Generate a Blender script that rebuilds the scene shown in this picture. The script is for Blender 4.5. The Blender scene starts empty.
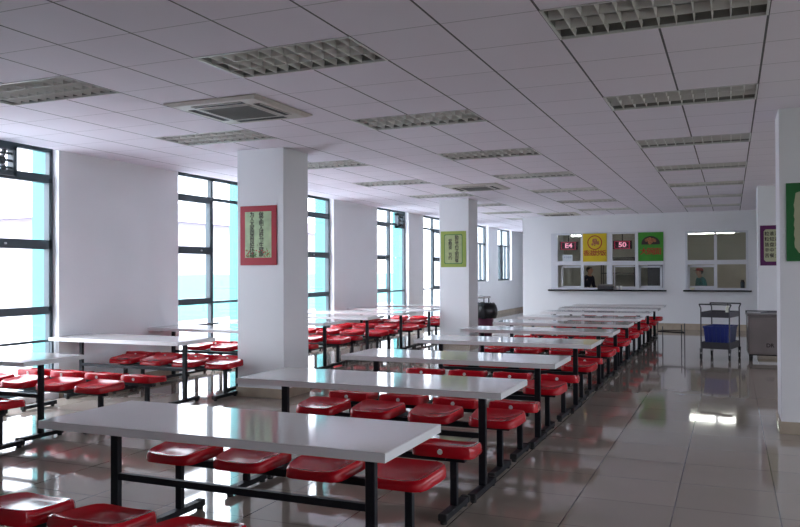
import bpy, bmesh, math, random
from mathutils import Vector, Matrix
random.seed(7)
S = bpy.context.scene
COL = S.collection

# ------------------------------------------------------------------ camera
cam_d = bpy.data.cameras.new('camera')
cam_d.sensor_width = 36.0
cam_d.lens = 778.5 / 800 * 36.0
cam_d.clip_end = 300
cam = bpy.data.objects.new('camera', cam_d)
COL.objects.link(cam)
ya, pi_, ro = .4021, .0106, -.0043
fw = Vector((-math.sin(ya) * math.cos(pi_), math.cos(ya) * math.cos(pi_), math.sin(pi_)))
r0 = Vector((math.cos(ya), math.sin(ya), 0))
u0 = r0.cross(fw)
rr = r0 * math.cos(ro) + u0 * math.sin(ro)
uu = -r0 * math.sin(ro) + u0 * math.cos(ro)
M = Matrix((rr, uu, -fw)).transposed().to_4x4()
M.translation = Vector((.04, -.103, 1.4894))
cam.matrix_world = M
S.camera = cam

# ------------------------------------------------------------------ sky, exposure
S.view_settings.view_transform = 'Standard'
S.view_settings.look = 'None'
S.view_settings.gamma = 1
S.view_settings.use_curve_mapping = False
S.view_settings.exposure = 1.88
wd = bpy.data.worlds.new('overcast_sky')
S.world = wd
wd.use_nodes = True
nt = wd.node_tree
bg = nt.nodes['Background']
tc = nt.nodes.new('ShaderNodeTexCoord')
sx = nt.nodes.new('ShaderNodeSeparateXYZ')
rp = nt.nodes.new('ShaderNodeValToRGB')
nt.links.new(tc.outputs['Generated'], sx.inputs[0])
nt.links.new(sx.outputs['Z'], rp.inputs[0])
nt.links.new(rp.outputs[0], bg.inputs['Color'])
rp.color_ramp.elements[0].position = 0.0
rp.color_ramp.elements[0].color = (.30, .315, .36, 1)
rp.color_ramp.elements[1].position = 0.75
rp.color_ramp.elements[1].color = (.87, .91, 1.0, 1)
bg.inputs['Strength'].default_value = 5.2

def portal(y0, y1, z0, z1, x=-7.84, ry=-90):
    l = bpy.data.lights.new('sky_portal', 'AREA')
    l.shape = 'RECTANGLE'
    l.size = z1 - z0
    l.size_y = y1 - y0
    l.cycles.is_portal = True
    o = bpy.data.objects.new('sky_portal', l)
    COL.objects.link(o)
    o.location = (x, (y0 + y1) / 2, (z0 + z1) / 2)
    o.rotation_euler = (0, math.radians(ry), 0)

# ------------------------------------------------------------------ materials
MATS = {}
def mat(name, col, rough=.5, metal=0.0, spec=.5, bump=0.0, bscale=60, vary=0.0, vscale=3.0, coat=0.0):
    if name in MATS: return MATS[name]
    m = bpy.data.materials.new(name); m.use_nodes = True
    n = m.node_tree; b = n.nodes['Principled BSDF']
    b.inputs['Base Color'].default_value = (*col, 1)
    b.inputs['Roughness'].default_value = rough
    b.inputs['Metallic'].default_value = metal
    b.inputs['Specular IOR Level'].default_value = spec
    b.inputs['Coat Weight'].default_value = coat
    b.inputs['Coat Roughness'].default_value = .05
    if vary or bump:
        t = n.nodes.new('ShaderNodeTexCoord')
    if vary:
        ns = n.nodes.new('ShaderNodeTexNoise'); ns.inputs['Scale'].default_value = vscale
        ns.inputs['Detail'].default_value = 4
        n.links.new(t.outputs['Object'], ns.inputs['Vector'])
        r = n.nodes.new('ShaderNodeValToRGB')
        r.color_ramp.elements[0].position = .3; r.color_ramp.elements[1].position = .7
        r.color_ramp.elements[0].color = (*[max(0, c * (1 - vary)) for c in col], 1)
        r.color_ramp.elements[1].color = (*[min(1, c * (1 + vary)) for c in col], 1)
        n.links.new(ns.outputs['Fac'], r.inputs[0]); n.links.new(r.outputs[0], b.inputs['Base Color'])
    if bump:
        nb = n.nodes.new('ShaderNodeTexNoise'); nb.inputs['Scale'].default_value = bscale
        n.links.new(t.outputs['Object'], nb.inputs['Vector'])
        bp = n.nodes.new('ShaderNodeBump'); bp.inputs['Strength'].default_value = bump
        bp.inputs['Distance'].default_value = .01
        n.links.new(nb.outputs['Fac'], bp.inputs['Height']); n.links.new(bp.outputs[0], b.inputs['Normal'])
    MATS[name] = m
    return m

def emis(name, col, s):
    m = bpy.data.materials.new(name); m.use_nodes = True
    b = m.node_tree.nodes['Principled BSDF']
    b.inputs['Base Color'].default_value = (*col, 1)
    b.inputs['Emission Color'].default_value = (*col, 1)
    b.inputs['Emission Strength'].default_value = s
    MATS[name] = m
    return m

def grid_mat(name, base, line, ox, oy, step, wx, wy, fx, fy, rough, vary, spec=.5, bump=0):
    """tiles laid on a world grid: lines of width wx (running along Y) and wy (running along X)"""
    m = bpy.data.materials.new(name); m.use_nodes = True
    n = m.node_tree; L = n.links; b = n.nodes['Principled BSDF']
    g = n.nodes.new('ShaderNodeNewGeometry'); s = n.nodes.new('ShaderNodeSeparateXYZ')
    L.new(g.outputs['Position'], s.inputs[0])
    def mth(op, a, c=None, d=None):
        q = n.nodes.new('ShaderNodeMath'); q.operation = op
        for i, v in enumerate((a, c, d)):
            if v is None: continue
            if isinstance(v, (int, float)): q.inputs[i].default_value = v
            else: L.new(v, q.inputs[i])
        return q.outputs[0]
    def dist(sock, o):
        t = mth('DIVIDE', mth('SUBTRACT', sock, o), step)
        fr = mth('SUBTRACT', t, mth('FLOOR', mth('ADD', t, .5)))
        return mth('MULTIPLY', mth('ABSOLUTE', fr), step), mth('FLOOR', t)
    dx, ix = dist(s.outputs['X'], ox); dy, iy = dist(s.outputs['Y'], oy)
    lx = mth('MULTIPLY', mth('LESS_THAN', dx, wx / 2), fx)
    ly = mth('MULTIPLY', mth('LESS_THAN', dy, wy / 2), fy)
    fac = mth('MAXIMUM', lx, ly)
    cx = n.nodes.new('ShaderNodeCombineXYZ'); L.new(ix, cx.inputs[0]); L.new(iy, cx.inputs[1])
    wn = n.nodes.new('ShaderNodeTexWhiteNoise'); wn.noise_dimensions = '2D'; L.new(cx.outputs[0], wn.inputs['Vector'])
    ns = n.nodes.new('ShaderNodeTexNoise'); ns.inputs['Scale'].default_value = 5; ns.inputs['Detail'].default_value = 5
    L.new(g.outputs['Position'], ns.inputs['Vector'])
    v = mth('ADD', mth('MULTIPLY', wn.outputs['Value'], .6), mth('MULTIPLY', ns.outputs['Fac'], .6))
    v = mth('ADD', mth('MULTIPLY', v, vary), 1 - vary * .6)
    mx = n.nodes.new('ShaderNodeMix'); mx.data_type = 'RGBA'; mx.inputs[6].default_value = (*base, 1)
    mx.inputs[7].default_value = (*line, 1); L.new(fac, mx.inputs[0])
    hs = n.nodes.new('ShaderNodeHueSaturation'); L.new(mx.outputs[2], hs.inputs['Color']); L.new(v, hs.inputs['Value'])
    L.new(hs.outputs[0], b.inputs['Base Color'])
    b.inputs['Roughness'].default_value = rough; b.inputs['Specular IOR Level'].default_value = spec
    
    if bump:
        # polished tiles are never laid dead flat: a slight slope per tile and a slow waviness
        n2 = n.nodes.new('ShaderNodeTexNoise'); n2.inputs['Scale'].default_value = 2.2; n2.inputs['Detail'].default_value = 1
        L.new(g.outputs['Position'], n2.inputs['Vector'])
        bp = n.nodes.new('ShaderNodeBump'); bp.inputs['Strength'].default_value = bump; bp.inputs['Distance'].default_value = .02
        L.new(n2.outputs['Fac'], bp.inputs['Height']); L.new(bp.outputs[0], b.inputs['Normal'])
    MATS[name] = m
    return m

GX, GY, CH = -4.55, 3.05, 2.966
m_floor = grid_mat('polished_floor_tile', (.33, .285, .245), (.07, .055, .05), -.30, .30, .6, .007, .005, .9, .7, .055, .10, .72, .012)
m_ceil = grid_mat('ceiling_tile', (.84, .80, .88), (.07, .07, .08), GX, GY, .6, .014, .009, .95, .5, .8, .04)
m_wall = mat('white_wall_paint', (.80, .81, .835), .55, bump=.05, bscale=90, vary=.02, vscale=1.2)
m_base = mat('beige_skirting_tile', (.44, .37, .29), .25, vary=.12, vscale=5)
m_frame = mat('slate_window_frame', (.055, .08, .095), .4)
m_cyan = mat('turquoise_outer_paint', (.085, .33, .33), .6)
m_top = mat('white_laminate', (.69, .67, .665), .07, vary=.025, vscale=2.5)
m_edge = mat('white_table_edge', (.80, .81, .82), .25)
m_blk = mat('black_steel', (.006, .007, .011), .5, spec=.3)
m_rub = mat('black_rubber', (.012, .012, .013), .6)
m_red = mat('red_plastic', (.46, .004, .013), .2, spec=.4, vary=.06, vscale=2)
m_stk = mat('white_sticker', (.75, .72, .72), .3)
m_alu = mat('louvre_aluminium', (.78, .77, .74), .35, metal=.0)
m_hous = mat('luminaire_housing', (.30, .30, .28), .5)
m_white = mat('white_enamel', (.72, .73, .72), .35)
m_acp = mat('cassette_plastic', (.58, .56, .52), .45)
m_acg = mat('cassette_grille', (.17, .17, .16), .6)
m_dark = mat('dark_slot', (.01, .01, .01), .7)
m_pvc = mat('white_pvc_frame', (.66, .68, .73), .35)
m_stain = mat('stainless_steel', (.20, .175, .17), .36, metal=.6, vary=.1, vscale=3)
m_stain_d = mat('dull_steel', (.07, .07, .08), .4, metal=.3)
m_blue = mat('blue_crate_plastic', (.025, .045, .24), .4)
m_granite = mat('black_granite', (.01, .012, .014), .2)

def glass_mat(name, tint, refl):
    m = bpy.data.materials.new(name); m.use_nodes = True
    n = m.node_tree; n.nodes.remove(n.nodes['Principled BSDF'])
    out = n.nodes['Material Output']
    t = n.nodes.new('ShaderNodeBsdfTransparent'); t.inputs[0].default_value = (*tint, 1)
    g = n.nodes.new('ShaderNodeBsdfGlossy'); g.inputs['Roughness'].default_value = .02
    mx = n.nodes.new('ShaderNodeMixShader')
    lw = n.nodes.new('ShaderNodeLayerWeight')
    pw = n.nodes.new('ShaderNodeMath'); pw.operation = 'POWER'; pw.inputs[1].default_value = 5
    ma = n.nodes.new('ShaderNodeMath'); ma.operation = 'MULTIPLY_ADD'; ma.inputs[1].default_value = .9; ma.inputs[2].default_value = refl
    n.links.new(lw.outputs['Facing'], pw.inputs[0]); n.links.new(pw.outputs[0], ma.inputs[0])
    n.links.new(ma.outputs[0], mx.inputs[0]); n.links.new(t.outputs[0], mx.inputs[1]); n.links.new(g.outputs[0], mx.inputs[2])
    n.links.new(mx.outputs[0], out.inputs[0])
    MATS[name] = m
    return m
m_glass = glass_mat('window_glass', (.97, .985, .985), .02)
m_glass2 = glass_mat('kitchen_glass', (.92, .95, .94), .03)

# ------------------------------------------------------------------ helpers
class MB:
    def __init__(s): s.bm = bmesh.new()
    def box(s, x0, x1, y0, y1, z0, z1, bev=0.0, seg=2):
        mtx = Matrix.Translation(((x0 + x1) / 2, (y0 + y1) / 2, (z0 + z1) / 2)) @ Matrix.Diagonal((x1 - x0, y1 - y0, z1 - z0, 1))
        r = bmesh.ops.create_cube(s.bm, size=1, matrix=mtx)
        if bev:
            es = list({e for v in r['verts'] for e in v.link_edges})
            bmesh.ops.bevel(s.bm, geom=es, offset=bev, segments=seg, affect='EDGES', profile=.5)
        return s
    def bar(s, a, b, w, h=None, up=(0, 0, 1)):
        """square section bar from a to b"""
        a, b = Vector(a), Vector(b); h = h or w; d = b - a; L = d.length; d.normalize()
        up = Vector(up)
        if abs(d.dot(up)) > .99: up = Vector((0, 1, 0))
        x = d.cross(up).normalized(); z = x.cross(d).normalized()
        m = Matrix((x, d, z)).transposed().to_4x4(); m.translation = (a + b) / 2
        bmesh.ops.create_cube(s.bm, size=1, matrix=m @ Matrix.Diagonal((w, L, h, 1)))
        return s
    def cyl(s, a, b, r1, r2=None, n=14, caps=True):
        a, b = Vector(a), Vector(b); d = b - a
        q = d.to_track_quat('Z', 'Y').to_matrix().to_4x4(); q.translation = (a + b) / 2
        bmesh.ops.create_cone(s.bm, cap_ends=caps, segments=n, radius1=r1, radius2=r1 if r2 is None else r2, depth=d.length, matrix=q)
        return s
    def loft(s, loops, cap0=True, cap1=True):
        vs = [[s.bm.verts.new(p) for p in l] for l in loops]
        n = len(vs[0])
        for a, b in zip(vs, vs[1:]):
            for i in range(n): s.bm.faces.new((a[i], a[(i + 1) % n], b[(i + 1) % n], b[i]))
        if cap0: s.bm.faces.new(vs[0][::-1])
        if cap1: s.bm.faces.new(vs[-1])
        return s
    def quad(s, *p):
        s.bm.faces.new([s.bm.verts.new(q) for q in p]); return s
    def build(s, name, m, parent=None, smooth=False, tr=None):
        if tr is not None: bmesh.ops.transform(s.bm, matrix=tr, verts=s.bm.verts)
        bmesh.ops.recalc_face_normals(s.bm, faces=s.bm.faces)
        me = bpy.data.meshes.new(name); s.bm.to_mesh(me); s.bm.free()
        if smooth:
            for p in me.polygons: p.use_smooth = True
            try: me.set_sharp_from_angle(angle=math.radians(40))
            except Exception: pass
        if isinstance(m, (list, tuple)):
            for q in m: me.materials.append(q)
        else: me.materials.append(m)
        o = bpy.data.objects.new(name, me); COL.objects.link(o)
        if parent: o.parent = parent
        return o

def tag(o, label=None, cat=None, group=None, kind=None):
    if label: o['label'] = label
    if cat: o['category'] = cat
    if group: o['group'] = group
    if kind: o['kind'] = kind
    return o
def empty(name, loc=(0, 0, 0), rz=0, label=None, cat=None, group=None, kind=None):
    o = bpy.data.objects.new(name, None); COL.objects.link(o)
    o.location = loc; o.rotation_euler = (0, 0, rz); o.empty_display_size = .1
    return tag(o, label, cat, group, kind)
def struct(name, mb, m, label=None, cat=None, **k):
    o = mb.build(name, m, **k); return tag(o, label, cat, kind='structure')
def copy_tree(o, parent=None):
    c = o.copy(); COL.objects.link(c)
    if parent: c.parent = parent
    for ch in list(o.children): copy_tree(ch, c)
    return c

def lettering(txt, size, parent, m, loc, rot=(math.pi / 2, 0, 0), name='lettering', depth=.0015, sx=1.0, bold=0.0, thick=0.0):
    """lettering cut from the default font as a thin real mesh"""
    cu = bpy.data.curves.new(name, 'FONT'); cu.body = txt; cu.size = size; cu.align_x = 'CENTER'; cu.align_y = 'CENTER'
    cu.extrude = depth; cu.offset = bold; cu.space_line = .95
    t = bpy.data.objects.new(name + '_src', cu); COL.objects.link(t)
    dg = bpy.context.evaluated_depsgraph_get()
    me = bpy.data.meshes.new_from_object(t.evaluated_get(dg))
    bpy.data.objects.remove(t)
    me.materials.clear(); me.materials.append(m)
    me.transform(Matrix.Diagonal((sx, 1, 1, 1)))
    if thick:                                               # heavier strokes: the outline laid four times, slightly spread
        b_ = bmesh.new()
        for dx, dy, dz in ((-1, 0, 0), (1, 0, .1), (0, -.7, .2), (0, .7, .3)):
            me2 = me.copy(); me2.transform(Matrix.Translation((dx * thick, dy * thick, dz * depth))); b_.from_mesh(me2); bpy.data.meshes.remove(me2)
        b_.to_mesh(me); b_.free()
    o = bpy.data.objects.new(name, me); COL.objects.link(o); o.location = loc; o.rotation_euler = rot
    if parent: o.parent = parent
    return o

ORD = ['first', 'second', 'third', 'fourth', 'fifth', 'sixth', 'seventh', 'eighth', 'ninth', 'tenth', 'eleventh', 'twelfth']

# ------------------------------------------------------------------ room shell
XL, XR, YN, YF = -7.38, 5.6, -4.0, 20.8
XO = -7.82                      # outer face of the window wall
XB = -5.2                       # left side of the kitchen block
YE = 30.6                       # end of the passage beside it
f = MB(); f.box(XO, XR, YN, YE, -.12, 0)
struct('floor', f, m_floor, 'polished grey-beige tiled floor of the canteen', 'floor')

# ceiling: one tile per cell, cells with a luminaire left open
FIX_COLS = [-2, 2, 6]
ROWS = [2 + 4 * k for k in range(-2, 7)]
fix = [(c, r) for c in FIX_COLS for r in ROWS] + [(-2, 30), (-2, 34)]
skip = {(c + a, r) for c, r in fix for a in (0, 1)}
cb = bmesh.new()
xs = [XL] + [GX + .6 * i for i in range(-4, 17) if XL < GX + .6 * i < XR] + [XR]
ys = [YN] + [GY + .6 * j for j in range(-11, 46) if YN < GY + .6 * j < YE] + [YE]
vv = {}
def cv(i, j):
    if (i, j) not in vv: vv[(i, j)] = cb.verts.new((xs[i], ys[j], CH))
    return vv[(i, j)]
for i in range(len(xs) - 1):
    for j in range(len(ys) - 1):
        gi = round((xs[i] - GX) / .6) if i else math.floor((xs[1] - GX) / .6 + .01) - 1
        gj = round((ys[j] - GY) / .6) if j else -99
        if (gi, gj) in skip: continue
        cb.faces.new((cv(i, j), cv(i, j + 1), cv(i + 1, j + 1), cv(i + 1, j)))
me = bpy.data.meshes.new('ceiling'); cb.to_mesh(me); cb.free(); me.materials.append(m_ceil)
o = bpy.data.objects.new('ceiling', me); COL.objects.link(o); tag(o, 'suspended ceiling of square white tiles', 'ceiling', kind='structure')
mb = MB(); mb.box(XO, XR, YN - .2, YE, CH + .30, CH + .45)
struct('ceiling_slab', mb, m_wall, 'concrete slab above the ceiling tiles', 'ceiling')

# window wall: openings (y0, y1, sill)
OPEN = [(4.93, 6.89, .08), (9.08, 10.96, .08), (11.98, 13.92, .08), (16.03, 17.91, .08),
         (18.93, 20.87, .08), (23.0, 24.86, 1.16), (26.0, 27.85, 1.16)]
wi, wo, wp = MB(), MB(), MB()
ycur = YN - .2
for y0, y1, sl in OPEN:
    wi.box(-7.55, XL, ycur, y0, -.1, CH + .3); (wo if ycur < 20 else wp).box(XO, -7.55, ycur, y0, -.1, CH + .3)
    wi.box(-7.55, XL, y0, y1, -.1, sl); (wo if y0 < 22 else wp).box(XO, -7.55, y0, y1, -.1, sl)
    ycur = y1
wi.box(-7.55, XL, ycur, YE, -.1, CH + .3); wp.box(XO, -7.55, ycur, YE, -.1, CH + .3)
struct('wall_left', wi, m_wall, 'white painted wall with tall windows on the left', 'wall')
struct('wall_left_outer', wo, m_cyan, 'turquoise painted outer skin of the window wall', 'wall')
struct('wall_passage_outer', wp, mat('pale_outer_paint', (.5, .53, .55), .7), 'pale outer skin of the window wall beside the passage', 'wall')
for y0, y1, sl in OPEN: portal(y0, y1, sl, CH + .25)

# far wall with two serving windows
SA = (-4.42, -1.53, 1.0, 2.50); SB = (-1.02, .43, 1.0, 2.47)
def fa(x): return -4.42 + (x + 4.5) * (2.89 / 3.04)
def fb(x): return -1.02 + (x + 1.08) * (1.45 / 1.64)
w = MB()
w.box(XB, XR, YF, YF + .2, 0, 1.0); w.box(XB, XR, YF, YF + .2, 2.50, CH + .3)
for a, b in ((XB, SA[0]), (SA[1], SB[0]), (SB[1], XR)): w.box(a, b, YF, YF + .2, 1.0, 2.50)
w.box(SB[0], SB[1], YF, YF + .2, 2.47, 2.5)
struct('wall_far', w, m_wall, 'white far wall with two serving windows', 'wall')
w = MB(); w.box(XB, XB + .2, YF + .2, YE, 0, CH + .3); struct('wall_passage', w, m_wall, 'side wall of the kitchen along the passage', 'wall')
w = MB(); w.box(XO, XB + .2, YE, YE + .2, -.1, CH + .3); struct('wall_back', w, m_wall, 'white end wall of the passage', 'wall')
FILL_OPEN = [(-2.8, -1.0), (.2, 2.0), (3.4, 5.2), (6.4, 8.2), (9.6, 11.4), (12.8, 14.6)]  # unseen window openings, added so daylight reaches the right side of the room
w = MB(); w.box(XR, XR + .2, YN, YE, -.1, 1.0); w.box(XR, XR + .2, YN, YE, 2.6, CH + .3)
yc = YN
for y0, y1 in FILL_OPEN: w.box(XR, XR + .2, yc, y0, 1.0, 2.6); yc = y1
w.box(XR, XR + .2, yc, YE, 1.0, 2.6)
struct('wall_right', w, m_wall, 'white wall on the right out of view, with window openings added for daylight', 'wall')
for k, (y0, y1) in enumerate(FILL_OPEN):
    portal(y0, y1, 1.0, 2.6, XR + .22, 90)
    q = MB(); X_ = XR + .08
    for a, b_ in ((y0, y0 + .05), (y1 - .05, y1), ((y0 + y1) / 2 - .03, (y0 + y1) / 2 + .03)): q.box(X_, X_ + .06, a, b_, 1.0, 2.6)
    q.box(X_, X_ + .06, y0, y1, 1.0, 1.05); q.box(X_, X_ + .06, y0, y1, 2.55, 2.6)
    struct('window_%d' % (10 + k), q, m_frame)  # frame of an added opening, never in view
w = MB(); w.box(XO, XR + .2, YN - .2, YN, -.1, CH + .3); struct('wall_near', w, m_wall, 'white wall behind the camera', 'wall')
m_kit = mat('kitchen_wall', (.44, .42, .37), .5, vary=.05)
w = MB(); w.box(XB + .2, XR, 25.4, 25.6, 0, 2.75); struct('wall_kitchen', w, m_kit, 'beige tiled back wall of the kitchen', 'wall')
w = MB(); w.box(XB + .2, XR, YF + .2, 25.4, 2.66, 2.72); struct('ceiling_kitchen', w, m_kit, 'kitchen ceiling', 'ceiling')

# skirting
b = MB()
b.box(XB - .015, XR, YF - .015, YF, 0, .15)
struct('baseboard_far', b, m_base, 'beige tile skirting along the far wall', 'skirting')
b = MB(); b.box(XB - .015, XB, YF - .015, YE, 0, .12); struct('baseboard_passage', b, m_base, 'beige tile skirting in the passage', 'skirting')
b = MB()
yc = YN
for y0, y1, sl in OPEN:
    if sl > .5: continue
    b.box(XL, XL + .012, yc, y0, 0, .12); yc = y1
b.box(XL, XL + .012, yc, YE, 0, .12)
struct('baseboard_left', b, m_base, 'beige tile skirting under the window wall', 'skirting')

# pillars
def pillar(x0, x1, y0, y1, lab, cut=False):
    p = empty('pillar', ((x0 + x1) / 2, (y0 + y1) / 2, 0), 0, lab, 'pillar', kind='structure')
    hx, hy = (x1 - x0) / 2, (y1 - y0) / 2
    q = MB(); q.box(-hx, hx, -hy, hy, 0, CH + .02, .006, 2); q.build('pillar_shaft', m_wall, p)
    q = MB(); q.box(-hx - .014, hx + .014, -hy - .014, hy + .014, 0, .11, .003, 1); q.build('pillar_skirting', m_base, p)
pillar(-5.46, -4.81, 7.8, 8.38, 'square white pillar with the red-bordered poster')
pillar(-5.46, -4.83, 14.9, 15.5, 'square white pillar with the small green poster')
pillar(.45, 1.1, 7.8, 8.38, 'square white pillar at the right edge with a green poster')
pillar(.475, 1.105, 14.9, 15.5, 'square white pillar with the purple-bordered poster')

# ------------------------------------------------------------------ windows of the left wall
ZB = (1.02, 1.83, 2.65)
def window(n, y0, y1, sl, sash, mid_side):
    """sash: which light has the heavy opening frames (-1 near, +1 far)"""
    w = empty('window_%d' % n, (-7.5, (y0 + y1) / 2, 0), 0, None, None, kind='structure')
    h = (y1 - y0) / 2; q = MB(); top = CH
    q.box(-.05, .02, -h, -h + .05, sl, top); q.box(-.05, .02, h - .05, h, sl, top)
    q.box(-.05, .02, -h, h, sl, sl + .06); q.box(-.05, .02, -h, h, top - .03, top + .02)
    mull = 0.0
    q.box(-.05, .02, mull - .03, mull + .03, sl, top)
    if sl < .5:
        for side in (-1, 1):
            a, bb = (-h, mull) if side < 0 else (mull, h)
            q.box(-.045, .015, a, bb, 2.62, 2.67); q.box(-.045, .015, a, bb, 1.0, 1.04)
            if side == sash:
                # heavier opening sashes, one above the other
                for z0, z1 in ((1.04, 1.83), (1.83, 2.62)):
                    q.box(-.055, .03, a + .02, bb - .02, z0, z0 + .055); q.box(-.055, .03, a + .02, bb - .02, z1 - .055, z1)
                    q.box(-.055, .03, a + .02, a + .065, z0, z1); q.box(-.055, .03, bb - .065, bb - .02, z0, z1)
        zs = (sl, 1.02, 1.83, 2.65, top)
    else:
        q.box(-.045, .015, -h, h, 2.37, 2.42); q.box(-.055, .03, -.3, .05, sl, 2.4); zs = (sl, 2.4, top)
        q.box(-.05, .02, h * .45, h * .45 + .05, sl, 2.4)
    q.build('window_frame', m_frame, w)
    for (a, bb) in ((-h + .03, mull), (mull, h - .03)):
        for z0, z1 in zip(zs, zs[1:]):
            g = MB(); g.box(-.018, -.012, a + .01, bb - .01, z0 + .02, z1 - .02); g.build('glass_pane', m_glass, w)
    if sl < .5:
        q = MB()
        for s in (-.3, .3): q.cyl((.03, s * h / .98 + sash * .0, 1.83), (.05, s * h / .98, 1.83), .012)
        q.build('window_latch', m_pvc, w)
SIDE = [1, -1, 1, -1, 1, -1, 1]
for n, ((y0, y1, sl), sd) in enumerate(zip(OPEN, SIDE)): window(n + 1, y0, y1, sl, sd, 0)
# low guard rail across the far half of the nearest window in view, and in the others
def guard(y0, y1, lab):
    q = MB(); q.bar((0, 0, .69), (0, y1 - y0, .69), .03); q.bar((0, .0, .08), (0, .0, .705), .03); q.bar((0, y1 - y0, .08), (0, y1 - y0, .705), .03)
    o = q.build('guard_rail', m_frame); o.location = (-7.44, y0, 0)
    tag(o, lab, 'rail')
guard(6.05, 6.84, 'low dark guard rail inside the leftmost window')
guard(9.14, 10.9, 'low dark guard rail inside the window left of the red-poster pillar')
guard(12.04, 13.86, 'low dark guard rail inside the window right of the red-poster pillar')

# exhaust fans in the upper lights
def exhaust(y, z, s, lab):
    e = empty('exhaust_fan', (-7.47, y, z), 0, lab, 'fan', 'window exhaust fans')
    q = MB(); h = s / 2; t = .05
    q.box(-.05, .05, -h, h, -h, -h + t); q.box(-.05, .05, -h, h, h - t, h); q.box(-.05, .05, -h, -h + t, -h, h); q.box(-.05, .05, h - t, h, -h, h)
    q.build('fan_housing', m_frame, e)
    q = MB()
    for k in range(3):
        zz = -h + t + (s - 2 * t) * (k + .5) / 3
        q.box(-.01, .025, -h + t, h - t, zz - .012, zz + .012)
    q.build('fan_louvre', m_frame, e)
    q = MB(); q.cyl((-.02, 0, 0), (.02, 0, 0), .05)
    for k in range(5):
        a = k * 2 * math.pi / 5
        q.bar((0, math.cos(a) * .04, math.sin(a) * .04), (.005, math.cos(a) * h * .75, math.sin(a) * h * .75), .012, .07, up=(1, 0, 0))
    q.build('fan_blades', m_stain_d, e)
exhaust(6.16, 2.765, .34, 'square louvred exhaust fan high in the leftmost window')
exhaust(17.52, 2.74, .36, 'square louvred exhaust fan in the window left of the green-poster pillar')

# ------------------------------------------------------------------ outside
m_gr = mat('pale_paving', (.36, .35, .37), .8, vary=.06)
q = MB(); q.box(-90, XO, -60, 90, -.25, -.13); struct('ground_outside', q, m_gr, 'pale paved ground outside the windows', 'ground')
q = MB(); q.box(XR + .2, 60, -60, 90, -.25, -.13); struct('ground_outside', q, mat('dark_unseen_ground', (.05, .07, .03), .9, vary=.2), 'dark ground added out of view beyond the right wall to limit bounced light', 'ground')  # added ground, unseen; kept dark so little light bounces up to the ceiling
m_bw = mat('neighbour_wall', (.34, .31, .34), .8)
m_bg = mat('neighbour_glass', (.20, .30, .38), .2)
m_roof = mat('neighbour_roof', (.20, .17, .22), .7)
def building(x, y, sx, sy, h, rows, cols, lab, roof=True):
    e = empty('building', (x, y, -.13), 0, lab, 'building')
    q = MB(); q.box(-sx, 0, -sy / 2, sy / 2, 0, h); q.build('building_wall', m_bw, e)
    if roof:
        q = MB(); q.loft([[(-sx - .5, -sy / 2 - .6, h), (.6, -sy / 2 - .6, h), (.6, sy / 2 + .6, h), (-sx - .5, sy / 2 + .6, h)],
                          [(-sx / 2 - .3, -sy / 2 + 3, h + 1.6), (-sx / 2 + .3, -sy / 2 + 3, h + 1.6), (-sx / 2 + .3, sy / 2 - 3, h + 1.6), (-sx / 2 - .3, sy / 2 - 3, h + 1.6)]])
        q.build('roof', m_roof, e)
    for r in range(rows):
        for c in range(cols):
            yy = -sy / 2 + sy * (c + .5) / cols; zz = .9 + r * 3.1
            q = MB(); q.box(-.05, .03, yy - .95, yy + .95, zz, zz + 1.5); wf = q.build('building_window', m_bg, e)
            q = MB()
            for k in (-.97, 0, .97): q.box(.0, .05, yy + k - .03, yy + k + .03, zz, zz + 1.5)
            q.box(0, .05, yy - 1, yy + 1, zz + .72, zz + .78); q.build('window_bars', m_pvc, wf)
building(-27, 41, 10, 26, 4.3, 1, 5, 'pale two-tone building with a dull roof seen through the windows')
building(-25, 19.5, 8, 13, 2.4, 1, 3, 'low pale outbuilding seen through the leftmost window', roof=False)
q = MB(); q.box(-.1, .1, -12, 12, 0, 1.55); o = q.build('boundary_wall', m_cyan); o.location = (-17, 31, -.13)
tag(o, 'low turquoise boundary wall outside the windows', 'wall')

# ------------------------------------------------------------------ louvred luminaires
def luminaire():
    e = empty('ceiling_light')
    q = MB(); L, W = 1.2, .6; D = .13
    q.box(0, L, 0, .004, 0, D); q.box(0, L, W - .004, W, 0, D); q.box(0, .004, 0, W, 0, D); q.box(L - .004, L, 0, W, 0, D); q.box(0, L, 0, W, D, D + .02)
    q.build('light_housing', m_hous, e)
    q = MB(); t = .012
    q.box(0, L, 0, t, -.006, .012); q.box(0, L, W - t, W, -.006, .012); q.box(0, t, 0, W, -.006, .012); q.box(L - t, L, 0, W, -.006, .012)
    q.build('light_rim', m_white, e)
    q = MB()
    for k in (1, 2):                                    # long blades
        y = W * k / 3; q.loft([[(t, y - .012, .05), (t, y + .012, .05), (t, y + .002, .0), (t, y - .002, .0)], [(L - t, y - .011, .05), (L - t, y + .011, .05), (L - t, y + .002, .0), (L - t, y - .002, .0)]])
    for k in range(1, 12):                              # cross blades
        x = L * k / 12; q.loft([[(x - .007, t, .045), (x + .007, t, .045), (x + .0015, t, .001), (x - .0015, t, .001)], [(x - .007, W - t, .045), (x + .007, W - t, .045), (x + .0015, W - t, .001), (x - .0015, W - t, .001)]])
    q.build('louvre', m_alu, e)
    for k in range(3):
        y = W * (k + .5) / 3
        q = MB(); q.cyl((.06, y, .085), (L - .06, y, .085), .013); q.build('lamp_tube', m_white, e, smooth=True)
    return e
proto = None
cname = {-2: 'left', 2: 'middle', 6: 'right'}
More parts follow.
